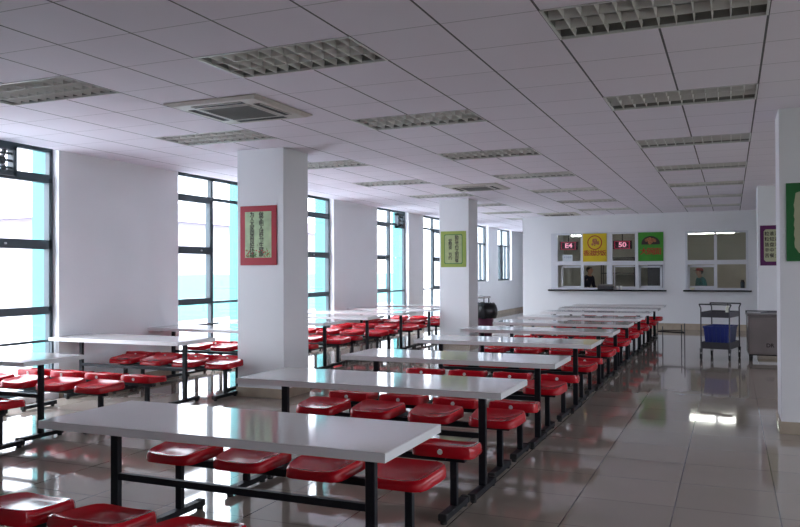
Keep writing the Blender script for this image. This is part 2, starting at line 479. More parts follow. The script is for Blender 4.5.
for c, r in fix:
    o = luminaire() if proto is None else copy_tree(proto)
    proto = proto or o
    o.location = (GX + .6 * c, GY + .6 * r, CH)
    y = GY + .6 * r
    if r >= 30: lab = 'unlit louvred ceiling light in the passage beside the kitchen, %s from the hall' % ORD[(r - 30) // 4]
    elif r < 0: lab = 'unlit louvred ceiling light of the %s line, %s behind the camera' % (cname[c], ORD[(-r) // 4 - (0 if -r % 4 == 0 else 0)])
    else: lab = 'unlit louvred ceiling light, %s from the camera in the %s line' % (ORD[(r - 2) // 4], cname[c])
    tag(o, lab, 'ceiling light', 'louvred ceiling lights')

# ------------------------------------------------------------------ cassette air conditioners
def cassette(x, y, lab):
    e = empty('air_conditioner', (x, y, CH), 0, lab, 'air conditioner', 'ceiling cassettes')
    h = .475
    q = MB()
    q.loft([[(a * (h), b * (h), -.002) for a, b in ((-1, -1), (1, -1), (1, 1), (-1, 1))],
            [(a * (h - .0), b * (h - .0), -.010) for a, b in ((-1, -1), (1, -1), (1, 1), (-1, 1))],
            [(a * (h - .05), b * (h - .04), -.03) for a, b in ((-1, -1), (1, -1), (1, 1), (-1, 1))]])
    q.build('cassette_panel', m_acp, e)
    q = MB(); q.box(-.25, .25, -.25, .25, -.033, -.029); g = q.build('intake_grille', m_acg, e)
    q = MB()
    for k in range(15):
        yy = -.235 + k * .0336; q.box(-.245, .245, yy - .004, yy + .004, -.037, -.033)
    q.build('grille_bars', m_acg, g)
    q = MB()
    q.box(-.255, .255, -.26, -.247, -.038, -.028); q.box(-.255, .255, .247, .26, -.038, -.028)
    q.box(-.26, -.247, -.255, .255, -.038, -.028); q.box(.247, .26, -.255, .255, -.038, -.028)
    q.build('grille_frame', m_acp, g)
    for k in range(4):
        q = MB(); q.box(-.26, .26, .305, .375, -.0325, -.028)
        s = q.build('air_outlet', m_dark, e); s.rotation_euler = (0, 0, k * math.pi / 2)
        q = MB(); q.box(-.255, .255, .368, .376, -.037, -.0325); v = q.build('outlet_vane', m_acp, s)
cassette(-4.03, 5.8, 'square ceiling cassette air conditioner in front of the red-poster pillar')
cassette(-4.03, 12.9, 'square ceiling cassette air conditioner farther back near the green-poster pillar')
cassette(-4.03, 19.95, 'square ceiling cassette air conditioner closest to the serving windows')

# ------------------------------------------------------------------ tables
def foot(parent, x, near=True, L=.45):
    q = MB(); q.box(x - .025, x + .025, -L / 2, L / 2, .022, .058)
    ft = q.build('foot', m_blk, parent)
    for s in (-1, 1):
        q = MB(); yc = s * (L / 2)
        q.box(x - .029, x + .029, yc - .03, yc + .012, .018, .062, .006, 1)
        q.cyl((x, yc - s * .012, 0), (x, yc - s * .012, .022), .02, .022, 12)
        q.build('end_cap', m_rub, ft)
    return ft
def make_table(length=1.95, posts=(-.778, .755)):
    e = empty('canteen_table')
    h = length / 2
    q = MB(); q.box(-h, h, -.335, .335, .705, .733, .004, 2); tp = q.build('tabletop', m_top, e)
    q = MB(); t = .003
    # pale edge band with a slightly deeper lip
    q.box(-h - t, h + t, -.335 - t, -.335, .692, .731); q.box(-h - t, h + t, .335, .335 + t, .692, .731)
    q.box(-h - t, -h, -.335, .335, .692, .731); q.box(h, h + t, -.335, .335, .692, .731)
    q.build('edge_band', m_edge, tp)
    for x in posts:
        q = MB(); q.box(x - .025, x + .025, -.018, .018, .058, .68, .003, 1); lg = q.build('post', m_blk, e)
        q = MB(); q.box(x - .02, x + .02, -.26, .26, .68, .705); q.build('top_bracket', m_blk, lg)
        foot(e, x)
    q = MB(); q.box(posts[0] + .025, posts[1] - .025, -.014, .014, .37, .405); q.build('stretcher', m_blk, e)
    return e

# ------------------------------------------------------------------ benches
def seat_mesh():
    """moulded seat pan: rounded square, dished, rolled front lip, skirt all round; front = -Y"""
    q = MB(); N = 40; W, D = .187, .17
    def loop(s, zf, inset=0.0, front=0.0):
        out = []
        for i in range(N):
            a = 2 * math.pi * i / N; c, sn = math.cos(a), math.sin(a); p = 6.0
            rad = (abs(c) ** p + abs(sn) ** p) ** (-1 / p)
            x, y = c * rad * s, sn * rad * s
            wid = W * (1 + .09 * y)                             # a little wider at the back
            X, Y = x * (wid - inset * 1), y * (D - inset)
            out.append((X, Y, zf(x, y)))
        return out
    def rim(x, y):                                          # height of the rim round the pan
        z = .010 * y                                        # slopes down to the front
        z += .014 * max(0, y) ** 3                          # raised back edge
        z -= .010 * max(0, -y) ** 4 * (1 - .5 * abs(x))     # front rolls down
        z += .008 * abs(x) ** 3
        return z
    loops = [loop(1.0, lambda x, y: -.055 + .008 * y), loop(1.012, lambda x, y: -.049 + .008 * y), loop(1.0, lambda x, y: -.022 + rim(x, y) * .7),
             loop(.975, lambda x, y: -.006 + rim(x, y)), loop(.93, lambda x, y: .002 + rim(x, y)),
             loop(.86, lambda x, y: -.001 + rim(x, y)), loop(.76, lambda x, y: -.009 + rim(x, y)),
             loop(.60, lambda x, y: -.015 + rim(x, y)), loop(.40, lambda x, y: -.018), loop(.18, lambda x, y: -.019)]
    q.loft(loops, cap0=True, cap1=True)
    return q
SEATX = (-.725, -.242, .242, .725)
def make_bench():
    e = empty('seat_bench')
    q = MB(); q.box(-.83, .83, -.02, .02, .325, .365, .003, 1); bm_ = q.build('beam', m_blk, e)
    first = None
    for x in (-.755, .755):
        q = MB(); q.box(x - .022, x + .022, -.018, .018, .058, .325, .003, 1); q.build('post', m_blk, e)
        foot(e, x, L=.41)
    for x in SEATX:
        if first is None:
            s = seat_mesh().build('seat', m_red, e, smooth=True); first = s
            q = MB(); q.cyl((0, .160, -.012), (0, .1735, -.014), .016, .016, 20); st = q.build('sticker', m_stk, s); st['label'] = 'round white sticker on the back rim'
            q = MB(); q.bar((0, -.13, -.062), (0, .13, -.062), .035, .014); q.bar((-.13, 0, -.062), (.13, 0, -.062), .035, .012); q.build('seat_bracket', m_blk, s)
        else:
            s = copy_tree(first, e)
        s.location = (x, 0, .43)
    return e

TB = [3.20, 4.93, 6.56, 8.32, 9.98, 11.48, 12.93, 14.65, 16.25, 17.75]
b2 = [2.54, 4.43, 6.06, 7.81, 9.48, 10.98, 12.43, 14.15, 15.75, 17.25]
b1 = [3.74, 5.46, 7.08, 8.83, 10.48, 11.98, 13.43, 15.15, 16.75, 18.25]
tab = ben = None
def place(make, proto, x, y, rz, label, cat, group):
    o = make() if proto is None else copy_tree(proto)
    o.location = (x, y, 0); o.rotation_euler = (0, 0, rz)
    tag(o, label, cat, group); return o
jit = [0, .02, .015, .02, 0, .01, -.01, 0, .01, 0]
protoT = protoB = None
for k, y in enumerate(TB):
    x = -2.27 + jit[k] * .6
    o = place(make_table, protoT, x, y, 0, 'white-topped canteen table beside the aisle, %s counting back from the camera' % ORD[k], 'table', 'canteen tables of the aisle-side bank'); protoT = protoT or o
    o = place(make_bench, protoB, x + (.02 if k == 0 else -.03), b2[k], math.pi, 'bench of four red seats at the near side of the %s aisle-side table' % ORD[k], 'bench', 'red seat benches of the aisle-side bank'); protoB = protoB or o
    place(make_bench, protoB, x - .03, b1[k], 0, 'bench of four red seats at the far side of the %s aisle-side table' % ORD[k], 'bench', 'red seat benches of the aisle-side bank')
LB = [5.07, 7.07, 8.76, 10.37, 11.87, 13.34, 14.82, 16.3]
l2 = [4.57, 6.24, 8.14, 9.87, 11.37, 12.84, 14.32, 15.8]
l1 = [5.60, 7.58, 9.28, 10.87, 12.37, 13.84, 15.32, 16.8]
protoL = None
def make_left_table(): return make_table(1.88, (-.77, .77))
for k, y in enumerate(LB):
    x = -6.435
    o = place(make_left_table, protoL, x, y, 0, 'white-topped canteen table by the windows, %s counting back from the camera' % ORD[k], 'table', 'canteen tables of the window-side bank'); protoL = protoL or o
    place(make_bench, protoB, x + ((.1, .2)[k] if k < 2 else -.02), l2[k], math.pi, 'bench of four red seats at the near side of the %s window-side table' % ORD[k], 'bench', 'red seat benches of the window-side bank')
    place(make_bench, protoB, x + (.2 if k < 2 else -.02), l1[k], 0, 'bench of four red seats at the far side of the %s window-side table' % ORD[k], 'bench', 'red seat benches of the window-side bank')

# ------------------------------------------------------------------ posters
m_ink = mat('black_ink', (.03, .02, .02), .6)
m_redp = mat('poster_red', (.42, .015, .035), .35)
m_pale = mat('poster_pale_green', (.45, .58, .34), .4, vary=.18, vscale=9)
m_leaf = mat('poster_leaf_green', (.12, .26, .05), .5, vary=.4, vscale=40)
m_fl = mat('poster_flower_red', (.5, .05, .05), .5)
m_olive = mat('poster_olive', (.30, .38, .07), .4)
m_green = mat('poster_green', (.01, .14, .03), .4)
m_cream = mat('poster_cream', (.46, .47, .30), .4)
m_lime = mat('poster_lime_centre', (.38, .44, .20), .4, vary=.1, vscale=15)
m_purp = mat('poster_purple', (.10, .008, .09), .4)
m_yel = mat('sign_yellow', (.62, .46, .01), .4, vary=.08, vscale=4)
m_sg = mat('sign_green', (.04, .27, .02), .4, vary=.08, vscale=4)
m_srd = mat('sign_red', (.34, .02, .012), .4)
m_food = mat('food_print', (.34, .13, .05), .5, vary=.6, vscale=25)

def board(name, x, y, z, w, h, m, lab, t=.012):
    e = empty(name, (x, y, z), 0, lab, 'poster')
    q = MB(); q.box(-w / 2, w / 2, -t, 0, -h / 2, h / 2, .002, 1); q.build('poster_board', m, e)
    return e
def panel(e, w, h, m, y=-.0135, zc=0, cut=0.0, name='poster_panel'):
    c = cut
    pts = [(-w / 2 + c, -h / 2), (w / 2 - c, -h / 2), (w / 2, -h / 2 + c), (w / 2, h / 2 - c), (w / 2 - c, h / 2), (-w / 2 + c, h / 2), (-w / 2, h / 2 - c), (-w / 2, -h / 2 + c)] if c else \
          [(-w / 2, -h / 2), (w / 2, -h / 2), (w / 2, h / 2), (-w / 2, h / 2)]
    q = MB(); q.loft([[(a, y + .002, b + zc) for a, b in pts], [(a, y, b + zc) for a, b in pts]])
    return q.build(name, m, e)
R90 = (math.pi / 2, 0, 0)
def column_text(e, txt, x, ztop, size, step, m, y=-.0145):
    for k, ch in enumerate(txt):
        if ch == ' ': continue
        lettering(ch, size, e, m, (x, y, ztop - k * step), R90, 'character', .0006, thick=size * .022)

e = board('poster', -5.155, 7.799, 1.93, .51, .71, m_redp, 'red-bordered poster with pale green centre and two columns of characters')
panel(e, .37, .55, m_pale, zc=.01)
column_text(e, '做文明人讲究卫生健康', .045, .245, .068, .0525, m_ink)
column_text(e, '为人大家创造良好环境', -.085, .245, .068, .0525, m_ink)
q = MB(); rnd = random.Random(3)
for k in range(70):
    x = rnd.uniform(-.17, .17); z = -.262 + abs(rnd.gauss(0, .045)); a = rnd.uniform(0, 3.14); s = rnd.uniform(.01, .022)
    dx, dz = math.cos(a) * s, math.sin(a) * s
    q.quad((x - dx, -.0152, z - dz), (x + dz * .4, -.0152, z - dx * .4), (x + dx, -.0152, z + dz), (x - dz * .4, -.0152, z + dx * .4))
q.build('leaf_print', m_leaf, e)
q = MB()
for k in range(16):
    x = rnd.uniform(-.165, .165); z = rnd.uniform(-.25, -.17); q.cyl((x, -.0150, z), (x, -.0158, z), .009, n=8)
q.build('flower_print', m_fl, e)

e = board('poster', -5.155, 14.899, 1.945, .54, .73, m_olive, 'small olive-green poster with pale centre and dark characters')
panel(e, .39, .60, m_green, y=-.0133, cut=.02, name='poster_border')
panel(e, .365, .575, m_lime, y=-.015, cut=.02)
column_text(e, '勤俭节约文明用餐', .075, .235, .085, .068, m_ink, -.016)
column_text(e, '爱粮食 节约', -.065, .165, .085, .07, m_ink, -.016)

e = board('poster', .76, 14.899, 1.92, .50, .70, m_purp, 'purple-bordered poster of a poem on the pillar by the serving window')
panel(e, .38, .56, m_cream, cut=.03)
for k, t in enumerate(('粒粒皆辛苦', '谁知盘中餐', '汗滴禾下土', '锄禾日当午')):
    column_text(e, t, -.142 + k * .078, .20, .078, .095, m_ink)

e = board('poster', .755, 7.799, 1.925, .50, .71, m_green, 'dark green poster with pale centre on the right edge pillar')
pts = []
for k in range(64):
    a = 2 * math.pi * k / 64; c, s = math.cos(a), math.sin(a); rad = (abs(c) ** 7 + abs(s) ** 7) ** (-1 / 7); w_ = 1 + .022 * math.sin(a * 22)
    pts.append((c * rad * .185 * w_, s * rad * .285 * w_))
q = MB(); q.loft([[(a, -.0115, b) for a, b in pts], [(a, -.0135, b) for a, b in pts]]); q.build('poster_panel', m_cream, e)

# ------------------------------------------------------------------ serving windows
def serving(n, X0, X1, Z0, Z1, ups, lowups, zr=(1.64, 1.75)):
    w = empty('window_%d' % n, (0, YF, 0), 0, None, None, kind='structure')
    q = MB(); a, b = -.02, .06
    q.box(X0, X1, a, b, Z1 - .05, Z1); q.box(X0, X1, a, b, Z0, Z0 + .05); q.box(X0, X1, a, b, zr[0], zr[1])
    for u0_, u1_ in ups: q.box(u0_ + .001, u1_ - .001, a + .004, b - .004, Z0 + .001, Z1 - .001)
    for u0_, u1_ in lowups:
        q.box(u0_, u1_, .0, b, Z0, zr[0])
    q.build('window_frame', m_pvc, w)
    eds = sorted(ups)
    for (l, r) in zip(eds, eds[1:]):
        q = MB(); q.box(l[1] - .005, r[0] + .005, .02, .026, zr[1] - .01, Z1 - .04); q.build('glass_pane', m_glass2, w)
    return w, eds
wA, eA = serving(8, SA[0], SA[1], 1.0, 2.50, [(fa(a), fa(b)) for a, b in ((-4.50, -4.31), (-3.67, -3.59), (-2.96, -2.81), (-2.21, -2.11), (-1.50, -1.46))], [])
wB, eB = serving(9, SB[0], SB[1], 1.0, 2.47, [(fb(a), fb(b)) for a, b in ((-1.08, -1.02), (-.32, -.24), (.50, .56))], [])
def sash(w, x0, x1, z0=1.05, z1=1.62, y=.03, t=.04, glass=True):
    q = MB(); q.box(x0, x1, y, y + .03, z0, z0 + t); q.box(x0, x1, y, y + .03, z1 - t, z1); q.box(x0, x0 + t, y, y + .03, z0, z1); q.box(x1 - t, x1, y, y + .03, z0, z1)
    s = q.build('sliding_sash', m_pvc, w)
    q = MB(); q.box(x0 + t, x1 - t, y + .012, y + .018, z0 + t, z1 - t); q.build('glass_pane', m_glass2, s)
sash(wA, fa(-4.22), fa(-3.63)); sash(wA, fa(-2.78), fa(-2.18), t=.03); sash(wA, fa(-2.12), fa(-1.52), y=.065, t=.05)
sash(wB, fb(-1.02), fb(-.27), t=.05) 
for nm, x0, x1, lab in (('window_sill', SA[0] - .06, SA[1] + .06, 'black stone ledge under the long serving window'), ('window_sill', SB[0] - .05, SB[1] + .07, 'black stone ledge under the short serving window')):
    q = MB(); q.box(x0, x1, YF - .18, YF + .05, .962, 1.0, .006, 2); struct(nm, q, m_granite, lab, 'sill')

# signs in the upper panes
def sign(x0, x1, z0, z1, m, lab):
    e = empty('menu_sign', ((x0 + x1) / 2, YF - .022, (z0 + z1) / 2), 0, lab, 'sign')
    w_, h_ = (x1 - x0) / 2, (z1 - z0) / 2
    q = MB(); q.box(-w_, w_, -.012, 0, -h_, h_); q.build('sign_board', m, e)
    return e
e = sign(fa(-3.605), fa(-2.955), 1.735, 2.475, m_yel, 'yellow menu sign with a round dish picture above red characters')
q = MB(); q.cyl((0, -.012, .13), (0, -.015, .13), .19, n=40); q.build('dish_rim', m_srd, e); 
q = MB(); q.cyl((0, -.015, .13), (0, -.0165, .13), .165, n=40); q.build('dish', m_yel, e)
q = MB(); rnd = random.Random(5)
for k in range(26):
    a = rnd.uniform(0, 6.3); r_ = rnd.uniform(0, .11); s = rnd.uniform(.015, .04)
    q.cyl((math.cos(a) * r_, -.0165, .13 + math.sin(a) * r_ * .8), (math.cos(a) * r_, -.018 - k * .0001, .13 + math.sin(a) * r_ * .8), s, n=7)
q.build('food_print', m_food, e)
for k, ch in enumerate('香滋炒饭'): lettering(ch, .165, e, m_srd, (-.216 + k * .144, -.0135, -.155), R90, 'character', .0008, thick=.0035)
e = sign(fa(-2.125), fa(-1.475), 1.735, 2.475, m_sg, 'green menu sign with a bowl picture above red characters')
q = MB(); pts = [(math.cos(a) * .235 * (1 if math.sin(a) < 0 else 1), .06 + max(-.02, math.sin(a)) * .215) for a in [k * 2 * math.pi / 48 for k in range(48)]]
pts = [(math.copysign(min(abs(c), .225), c), z) for c, z in pts]
q.loft([[(a, -.0115, b) for a, b in pts], [(a, -.0145, b) for a, b in pts]]); q.build('bowl_print', m_ink, e)
q = MB(); 
for k in range(24):
    a = rnd.uniform(0, 6.3); r_ = rnd.uniform(0, .11); s = rnd.uniform(.02, .045)
    q.cyl((math.cos(a) * r_, -.0145, .15 + math.sin(a) * r_ * .6), (math.cos(a) * r_, -.016 - k * .0001, .15 + math.sin(a) * r_ * .6), s, n=7)
q.build('food_print', m_food, e)
for k, ch in enumerate('大碗面'): lettering(ch, .195, e, m_srd, (-.17 + k * .17, -.0135, -.13), R90, 'character', .0008, thick=.004)

# LED number displays behind the glass
m_led = emis('led_pink', (1.0, .08, .2), .14)
m_ledw = emis('led_white', (1.0, .40, .55), .26)
for x, txt, lab in ((fa(-4.05), 'E4', 'pink lit number display in the leftmost serving pane'), (fa(-2.57), '50', 'pink lit number display in the third serving pane')):
    e = empty('number_display', (x, YF + .21, 2.17), 0, lab, 'display')
    q = MB(); q.box(-.24, .24, 0, .05, -.11, .11, .006, 1); q.box(-.012, .012, .01, .03, .11, .49); q.build('display_case', mat('display_case', (.02, .02, .025), .3), e)
    lettering(txt, .17, e, m_ledw, (-.0, -.003, 0), R90, 'digits', .002, bold=.004, sx=1.2)
    q = MB(); q.box(-.20, .20, -.004, 0, -.098, -.09); q.box(-.20, .20, -.004, 0, .09, .098); q.box(.17, .18, -.004, 0, -.09, .09); q.box(-.2, -.19, -.004, 0, -.09, .09)
    q.build('lit_border', m_led, e)
e = empty('notice', (fa(-4.04), YF + .012, 1.83), 0, 'white paper notice at the bottom of the leftmost serving pane', 'notice')
q = MB(); q.box(-.13, .13, -.003, 0, -.09, .09); q.build('paper', mat('paper', (.62, .68, .72), .6), e)
lettering('今日菜单', .055, e, mat('blue_ink', (.1, .18, .3), .6), (0, -.0035, .02), R90, 'lettering', .0005)

# things on the ledge
e = empty('food_tray', (fa(-2.98), YF - .09, 1.0), 0, 'grey metal tray on the ledge between the serving panes', 'tray')
q = MB(); q.box(-.2, .2, -.085, .085, 0, .015); q.box(-.2, .2, -.085, -.075, 0, .09); q.box(-.2, .2, .075, .085, 0, .09); q.box(-.2, -.19, -.085, .085, 0, .09); q.box(.19, .2, -.085, .085, 0, .09); q.build('tray_body', m_stain_d, e)
q = MB(); q.box(-.19, .17, -.07, .07, .09, .14, .01, 2); q.build('tray_lid', m_stain, e)
q = MB()
for i, x in enumerate((fa(-2.67), fa(-2.575))):
    q = MB(); q.loft([[(r_ * math.cos(a), r_ * math.sin(a), z) for a in [j * math.pi / 8 for j in range(16)]] for r_, z in ((.022, 0), (.031, .10), (.028, .10), (.020, .006))], True, True)
    o = q.build('paper_cup', mat('cup_white', (.8, .82, .8), .4)); o.location = (x, YF - .08, 1.0)
    tag(o, 'white cup on the ledge, %s of the pair beside the metal tray' % ('left' if i == 0 else 'right'), 'cup', 'cups on the serving ledge')
q = MB(); q.loft([[(r_ * math.cos(a), r_ * math.sin(a), z) for a in [j * math.pi / 10 for j in range(20)]] for r_, z in ((.03, 0), (.06, .035), (.065, .06), (.06, .06), (.05, .03))], True, True)
o = q.build('bowl', mat('bowl_cream', (.75, .72, .55), .4), smooth=True); o.location = (-.86, YF - .08, 1.0)
tag(o, 'small cream bowl at the left end of the short serving ledge', 'bowl')
e = empty('flask', (.30, YF + .28, .98), 0, 'dark upright flask inside the short serving window', 'flask')
q = MB(); q.cyl((0, 0, 0), (0, 0, .22), .05, .05, 18); q.build('flask_body', mat('dark_blue', (.015, .03, .05), .3), e, smooth=True)
q = MB(); q.cyl((0, 0, .22), (0, 0, .27), .042, .034, 18); q.build('flask_cap', m_rub, e, smooth=True)

# kitchen counter, lamps, people
e = empty('kitchen_counter', (0, 0, 0), 0, 'steel worktop behind the serving windows', 'counter')
q = MB(); q.box(-4.9, 5.4, YF + .205, YF + .5, .93, .97, .004, 1); q.build('worktop', m_stain, e)
q = MB(); q.box(-4.85, 5.35, YF + .215, YF + .48, 0, .93); q.build('counter_body', m_kit, e)
m_tube = emis('lit_tube', (1.0, .98, .92), 12)
for x0, x1, lab in ((-4.22, -3.02, 'lit fluorescent strip behind the leftmost serving pane'), (-1.04, .14, 'lit fluorescent strip behind the short serving window'), (2.2, 3.4, 'lit fluorescent strip deeper in the kitchen on the right')):
    e = empty('strip_light', ((x0 + x1) / 2, 22.5, 2.5), 0, lab, 'strip light', 'kitchen strip lights')
    q = MB(); q.box(-.6, .6, -.03, .03, .02, .07); q.build('batten', m_white, e)
    for s in (-.4, .4): q = MB(); q.cyl((s, 0, .07), (s, 0, .16), .006); q.build('hanger', m_stain_d, e)
    q = MB(); q.cyl((-.57, 0, -.002), (.57, 0, -.002), .016, n=12); q.build('tube', m_tube, e)
e = empty('shelf_rack', (-3.2, 25.0, 0), 0, 'dark storage rack standing at the back of the kitchen', 'rack')
q = MB()
for x in (-.5, .5):
    for y in (-.2, .2): q.bar((x, y, 0), (x, y, 1.9), .03)
q.build('uprights', m_stain_d, e)
for z in (.4, .9, 1.4, 1.88): q = MB(); q.box(-.52, .52, -.22, .22, z, z + .03); q.build('shelf', m_stain_d, e)
e = empty('cupboard', (-1.95, 24.9, 0), 0, 'tall dark cupboard at the back of the kitchen', 'cupboard')
q = MB(); q.box(-.35, .35, -.25, .3, 0, 1.9, .01, 1); q.build('cupboard_body', mat('cupboard_dark', (.05, .05, .07), .4), e)
for s in (-1, 1): q = MB(); q.box(min(s * .01, s * .34), max(s * .01, s * .34), -.27, -.25, .05, 1.86); d = q.build('cupboard_door', mat('cupboard_door', (.07, .07, .09), .4), e); q = MB(); q.box(s * .04 - .01, s * .04 + .01, -.29, -.27, .9, 1.05); q.build('handle', m_stain, d)

def skin_mesh(name, nodes, edges, m, parent, sub=2, root=0):
    me = bpy.data.meshes.new(name); me.from_pydata([n_[:3] for n_ in nodes], edges, [])
    o = bpy.data.objects.new(name, me); COL.objects.link(o); o.parent = parent
    sk = o.modifiers.new('skin', 'SKIN'); sk.use_smooth_shade = True
    ss = o.modifiers.new('sub', 'SUBSURF'); ss.levels = sub; ss.render_levels = sub
    for i, n_ in enumerate(nodes):
        r_ = n_[3] if isinstance(n_[3], tuple) else (n_[3], n_[3]); me.skin_vertices[0].data[i].radius = r_
    me.skin_vertices[0].data[root].use_root = True
    me.materials.append(m)
    return o
def person(x, y, rz, lab, shirt, cap, bend=0.0, h=1.0):
    p = empty('person', (x, y, 0), rz, lab, 'person'); p.scale = (h, h, h)
    mskin = mat('skin', (.45, .26, .18), .5)
    b = bend; fy = -b                                  # leans forward towards -Y
    # 0 pelvis 1 waist 2 chest 3 neckbase 4 neck 5 head low 6 head mid 7 head top
    N = [(0, 0, .93, (.155, .11)), (0, fy * .3, 1.08, (.135, .10)), (0, fy * .7, 1.28, (.165, .11)), (0, fy, 1.42, (.08, .07)), (0, fy * 1.08, 1.475, .050),
         (0, fy * 1.15 - .015, 1.53, (.062, .075)), (0, fy * 1.2 - .01, 1.60, (.076, .092)), (0, fy * 1.22, 1.67, (.066, .08))]
    E = [(i, i + 1) for i in range(7)]
    def add(par, *pts):
        for q_ in pts:
            N.append(q_); E.append((par, len(N) - 1)); par = len(N) - 1
        return par
    for s in (-1, 1):
        a = add(3, (s * .165, fy * .95, 1.385, .055), (s * .225, fy * .8 - .03, 1.12, .040), (s * .17, fy * .8 - .25, 1.06, .030), (s * .15, fy * .8 - .31, 1.055, (.030, .018)))
        for k, (dx, ln) in enumerate(((-.030, .06), (-.011, .075), (.009, .08), (.028, .07))):
            add(a, (s * .15 + dx, fy * .8 - .35, 1.055, .0105), (s * .15 + dx * 1.1, fy * .8 - .35 - ln * .5, 1.045, .009), (s * .15 + dx * 1.1, fy * .8 - .35 - ln * .85, 1.02, .0075))
        add(a, (s * .15 - s * .04, fy * .8 - .325, 1.05, .011), (s * .15 - s * .06, fy * .8 - .36, 1.035, .009))
        add(0, (s * .09, 0, .86, .085), (s * .10, -.01, .48, .058), (s * .10, .02, .10, .040), (s * .105, -.10, .045, (.040, .03)))
    skin_mesh('body', N, E, mskin, p)
    skin_mesh('shirt', [(0, 0, .88, (.165, .12)), (0, fy * .3, 1.08, (.15, .115)), (0, fy * .7, 1.28, (.18, .125)), (0, fy, 1.41, (.10, .09)),
                        (.17, fy * .95, 1.385, .068), (.23, fy * .8 - .03, 1.13, .055), (-.17, fy * .95, 1.385, .068), (-.23, fy * .8 - .03, 1.13, .055), (.19, fy * .8 - .16, 1.085, .045), (-.19, fy * .8 - .16, 1.085, .045)],
              [(0, 1), (1, 2), (2, 3), (3, 4), (4, 5), (3, 6), (6, 7), (5, 8), (7, 9)], shirt, p)
    skin_mesh('trousers', [(0, 0, .90, (.165, .12)), (.09, 0, .82, .10), (.10, -.01, .48, .072), (.10, .02, .12, .058), (-.09, 0, .82, .10), (-.10, -.01, .48, .072), (-.10, .02, .12, .058)],
              [(0, 1), (1, 2), (2, 3), (0, 4), (4, 5), (5, 6)], mat('dark_trousers', (.02, .02, .03), .7), p)
    hy, hz = fy * 1.2, 1.6
    # face
    q = MB(); q.loft([[(-.011, hy - .098, hz - .015), (.011, hy - .098, hz - .015), (.008, hy - .098, hz + .03), (-.008, hy - .098, hz + .03)],
                      [(-.009, hy - .122, hz - .014), (.009, hy - .122, hz - .014), (.003, hy - .105, hz + .028), (-.003, hy - .105, hz + .028)]]); q.build('nose', mskin, p, smooth=True)
    for s in (-1, 1):
        q = MB(); bmesh.ops.create_uvsphere(q.bm, u_segments=10, v_segments=8, radius=.011, matrix=Matrix.Translation((s * .03, hy - .092, hz + .018))); q.build('eye', m_ink, p, smooth=True)
        q = MB(); bmesh.ops.create_uvsphere(q.bm, u_segments=10, v_segments=8, radius=1, matrix=Matrix.Translation((s * .080, hy, hz)) @ Matrix.Diagonal((.01, .02, .032, 1))); q.build('ear', mskin, p, smooth=True)
    q = MB(); q.box(-.022, .022, hy - .093, hy - .086, hz - .045, hz - .037, .002, 1); q.build('mouth', mat('lips', (.35, .09, .08), .5), p)
    q = MB(); bmesh.ops.create_uvsphere(q.bm, u_segments=20, v_segments=12, radius=1, matrix=Matrix.Translation((0, hy + .022, hz + .03)) @ Matrix.Diagonal((.088, .096, .095, 1)))
    bmesh.ops.bisect_plane(q.bm, geom=q.bm.verts[:] + q.bm.edges[:] + q.bm.faces[:], plane_co=(0, hy - .05, hz + .055), plane_no=(0, -1, -.75), clear_outer=True)
    q.build('hair', mat('black_hair', (.01, .008, .008), .5), p, smooth=True)
    if cap:
        q = MB()
        q.loft([[(r_ * .098 * math.cos(a), hy + .005 + r_ * .108 * math.sin(a), z) for a in [j * math.pi / 12 for j in range(24)]] for r_, z in ((1, hz + .045), (1.0, hz + .08), (.8, hz + .115), (.4, hz + .132))], False, True)
        c_ = q.build('cap', cap, p, smooth=True)
        q = MB(); q.loft([[(-.06, hy - .09, hz + .05), (.06, hy - .09, hz + .05), (.045, hy - .17, hz + .04), (-.045, hy - .17, hz + .04)], [(-.06, hy - .09, hz + .058), (.06, hy - .09, hz + .058), (.045, hy - .17, hz + .048), (-.045, hy - .17, hz + .048)]])
        q.build('cap_peak', mat('cap_peak_dark', (.06, .015, .03), .5), c_)
    return p
person(-.58, 21.95, math.radians(-62), 'person in a red cap and teal shirt leaning behind the short serving window', mat('teal_shirt', (.03, .13, .13), .8), mat('red_cap', (.30, .03, .02), .6), bend=.16, h=.90)
person(-3.77, 22.0, math.radians(60), 'person in dark clothes half hidden behind the long serving window', mat('navy_shirt', (.012, .012, .03), .8), None, bend=.2, h=.94)

# ------------------------------------------------------------------ trolley with crate
e = empty('service_trolley', (-.135, 14.1, 0), math.radians(-13), 'dark metal service trolley standing in the aisle', 'trolley')
hw, hd = .225, .34
for x in (-hw, hw):
    for y in (-hd, hd):
        q = MB(); q.cyl((x, y, .13), (x, y, .86), .011); q.cyl((x, y, .86), (x * 1.12, y, .925), .011); q.build('upright', m_stain_d, e, smooth=True)
        q = MB(); q.cyl((x, y, .13), (x, y, .19), .022, .026); q.box(x - .018, x - .012, y - .02, y + .02, .03, .13); q.box(x + .012, x + .018, y - .02, y + .02, .03, .13)
        c_ = q.build('castor', m_stain_d, e)
        q = MB(); q.cyl((x - .011, y, .048), (x + .011, y, .048), .048, n=20); q.build('wheel', m_rub, c_)
for y in (-hd, hd): q = MB(); q.cyl((-hw * 1.12, y, .925), (hw * 1.12, y, .925), .012); q.build('handle_rail', m_stain_d, e, smooth=True)
for z0, z1, nm in ((.71, .80, 'top_tray'), (.19, .30, 'bottom_tray')):
    q = MB(); q.box(-hw, hw, -hd, hd, z0, z0 + .01); q.box(-hw, hw, -hd, -hd + .008, z0, z1); q.box(-hw, hw, hd - .008, hd, z0, z1); q.box(-hw, -hw + .008, -hd, hd, z0, z1); q.box(hw - .008, hw, -hd, hd, z0, z1); q.build(nm, m_stain_d, e)
e = empty('plastic_crate', (-.135, 14.1, .202), math.radians(-13), 'blue plastic crate on the lower shelf of the trolley', 'crate')
q = MB(); w0, d0, w1, d1, H_ = .17, .26, .20, .30, .36
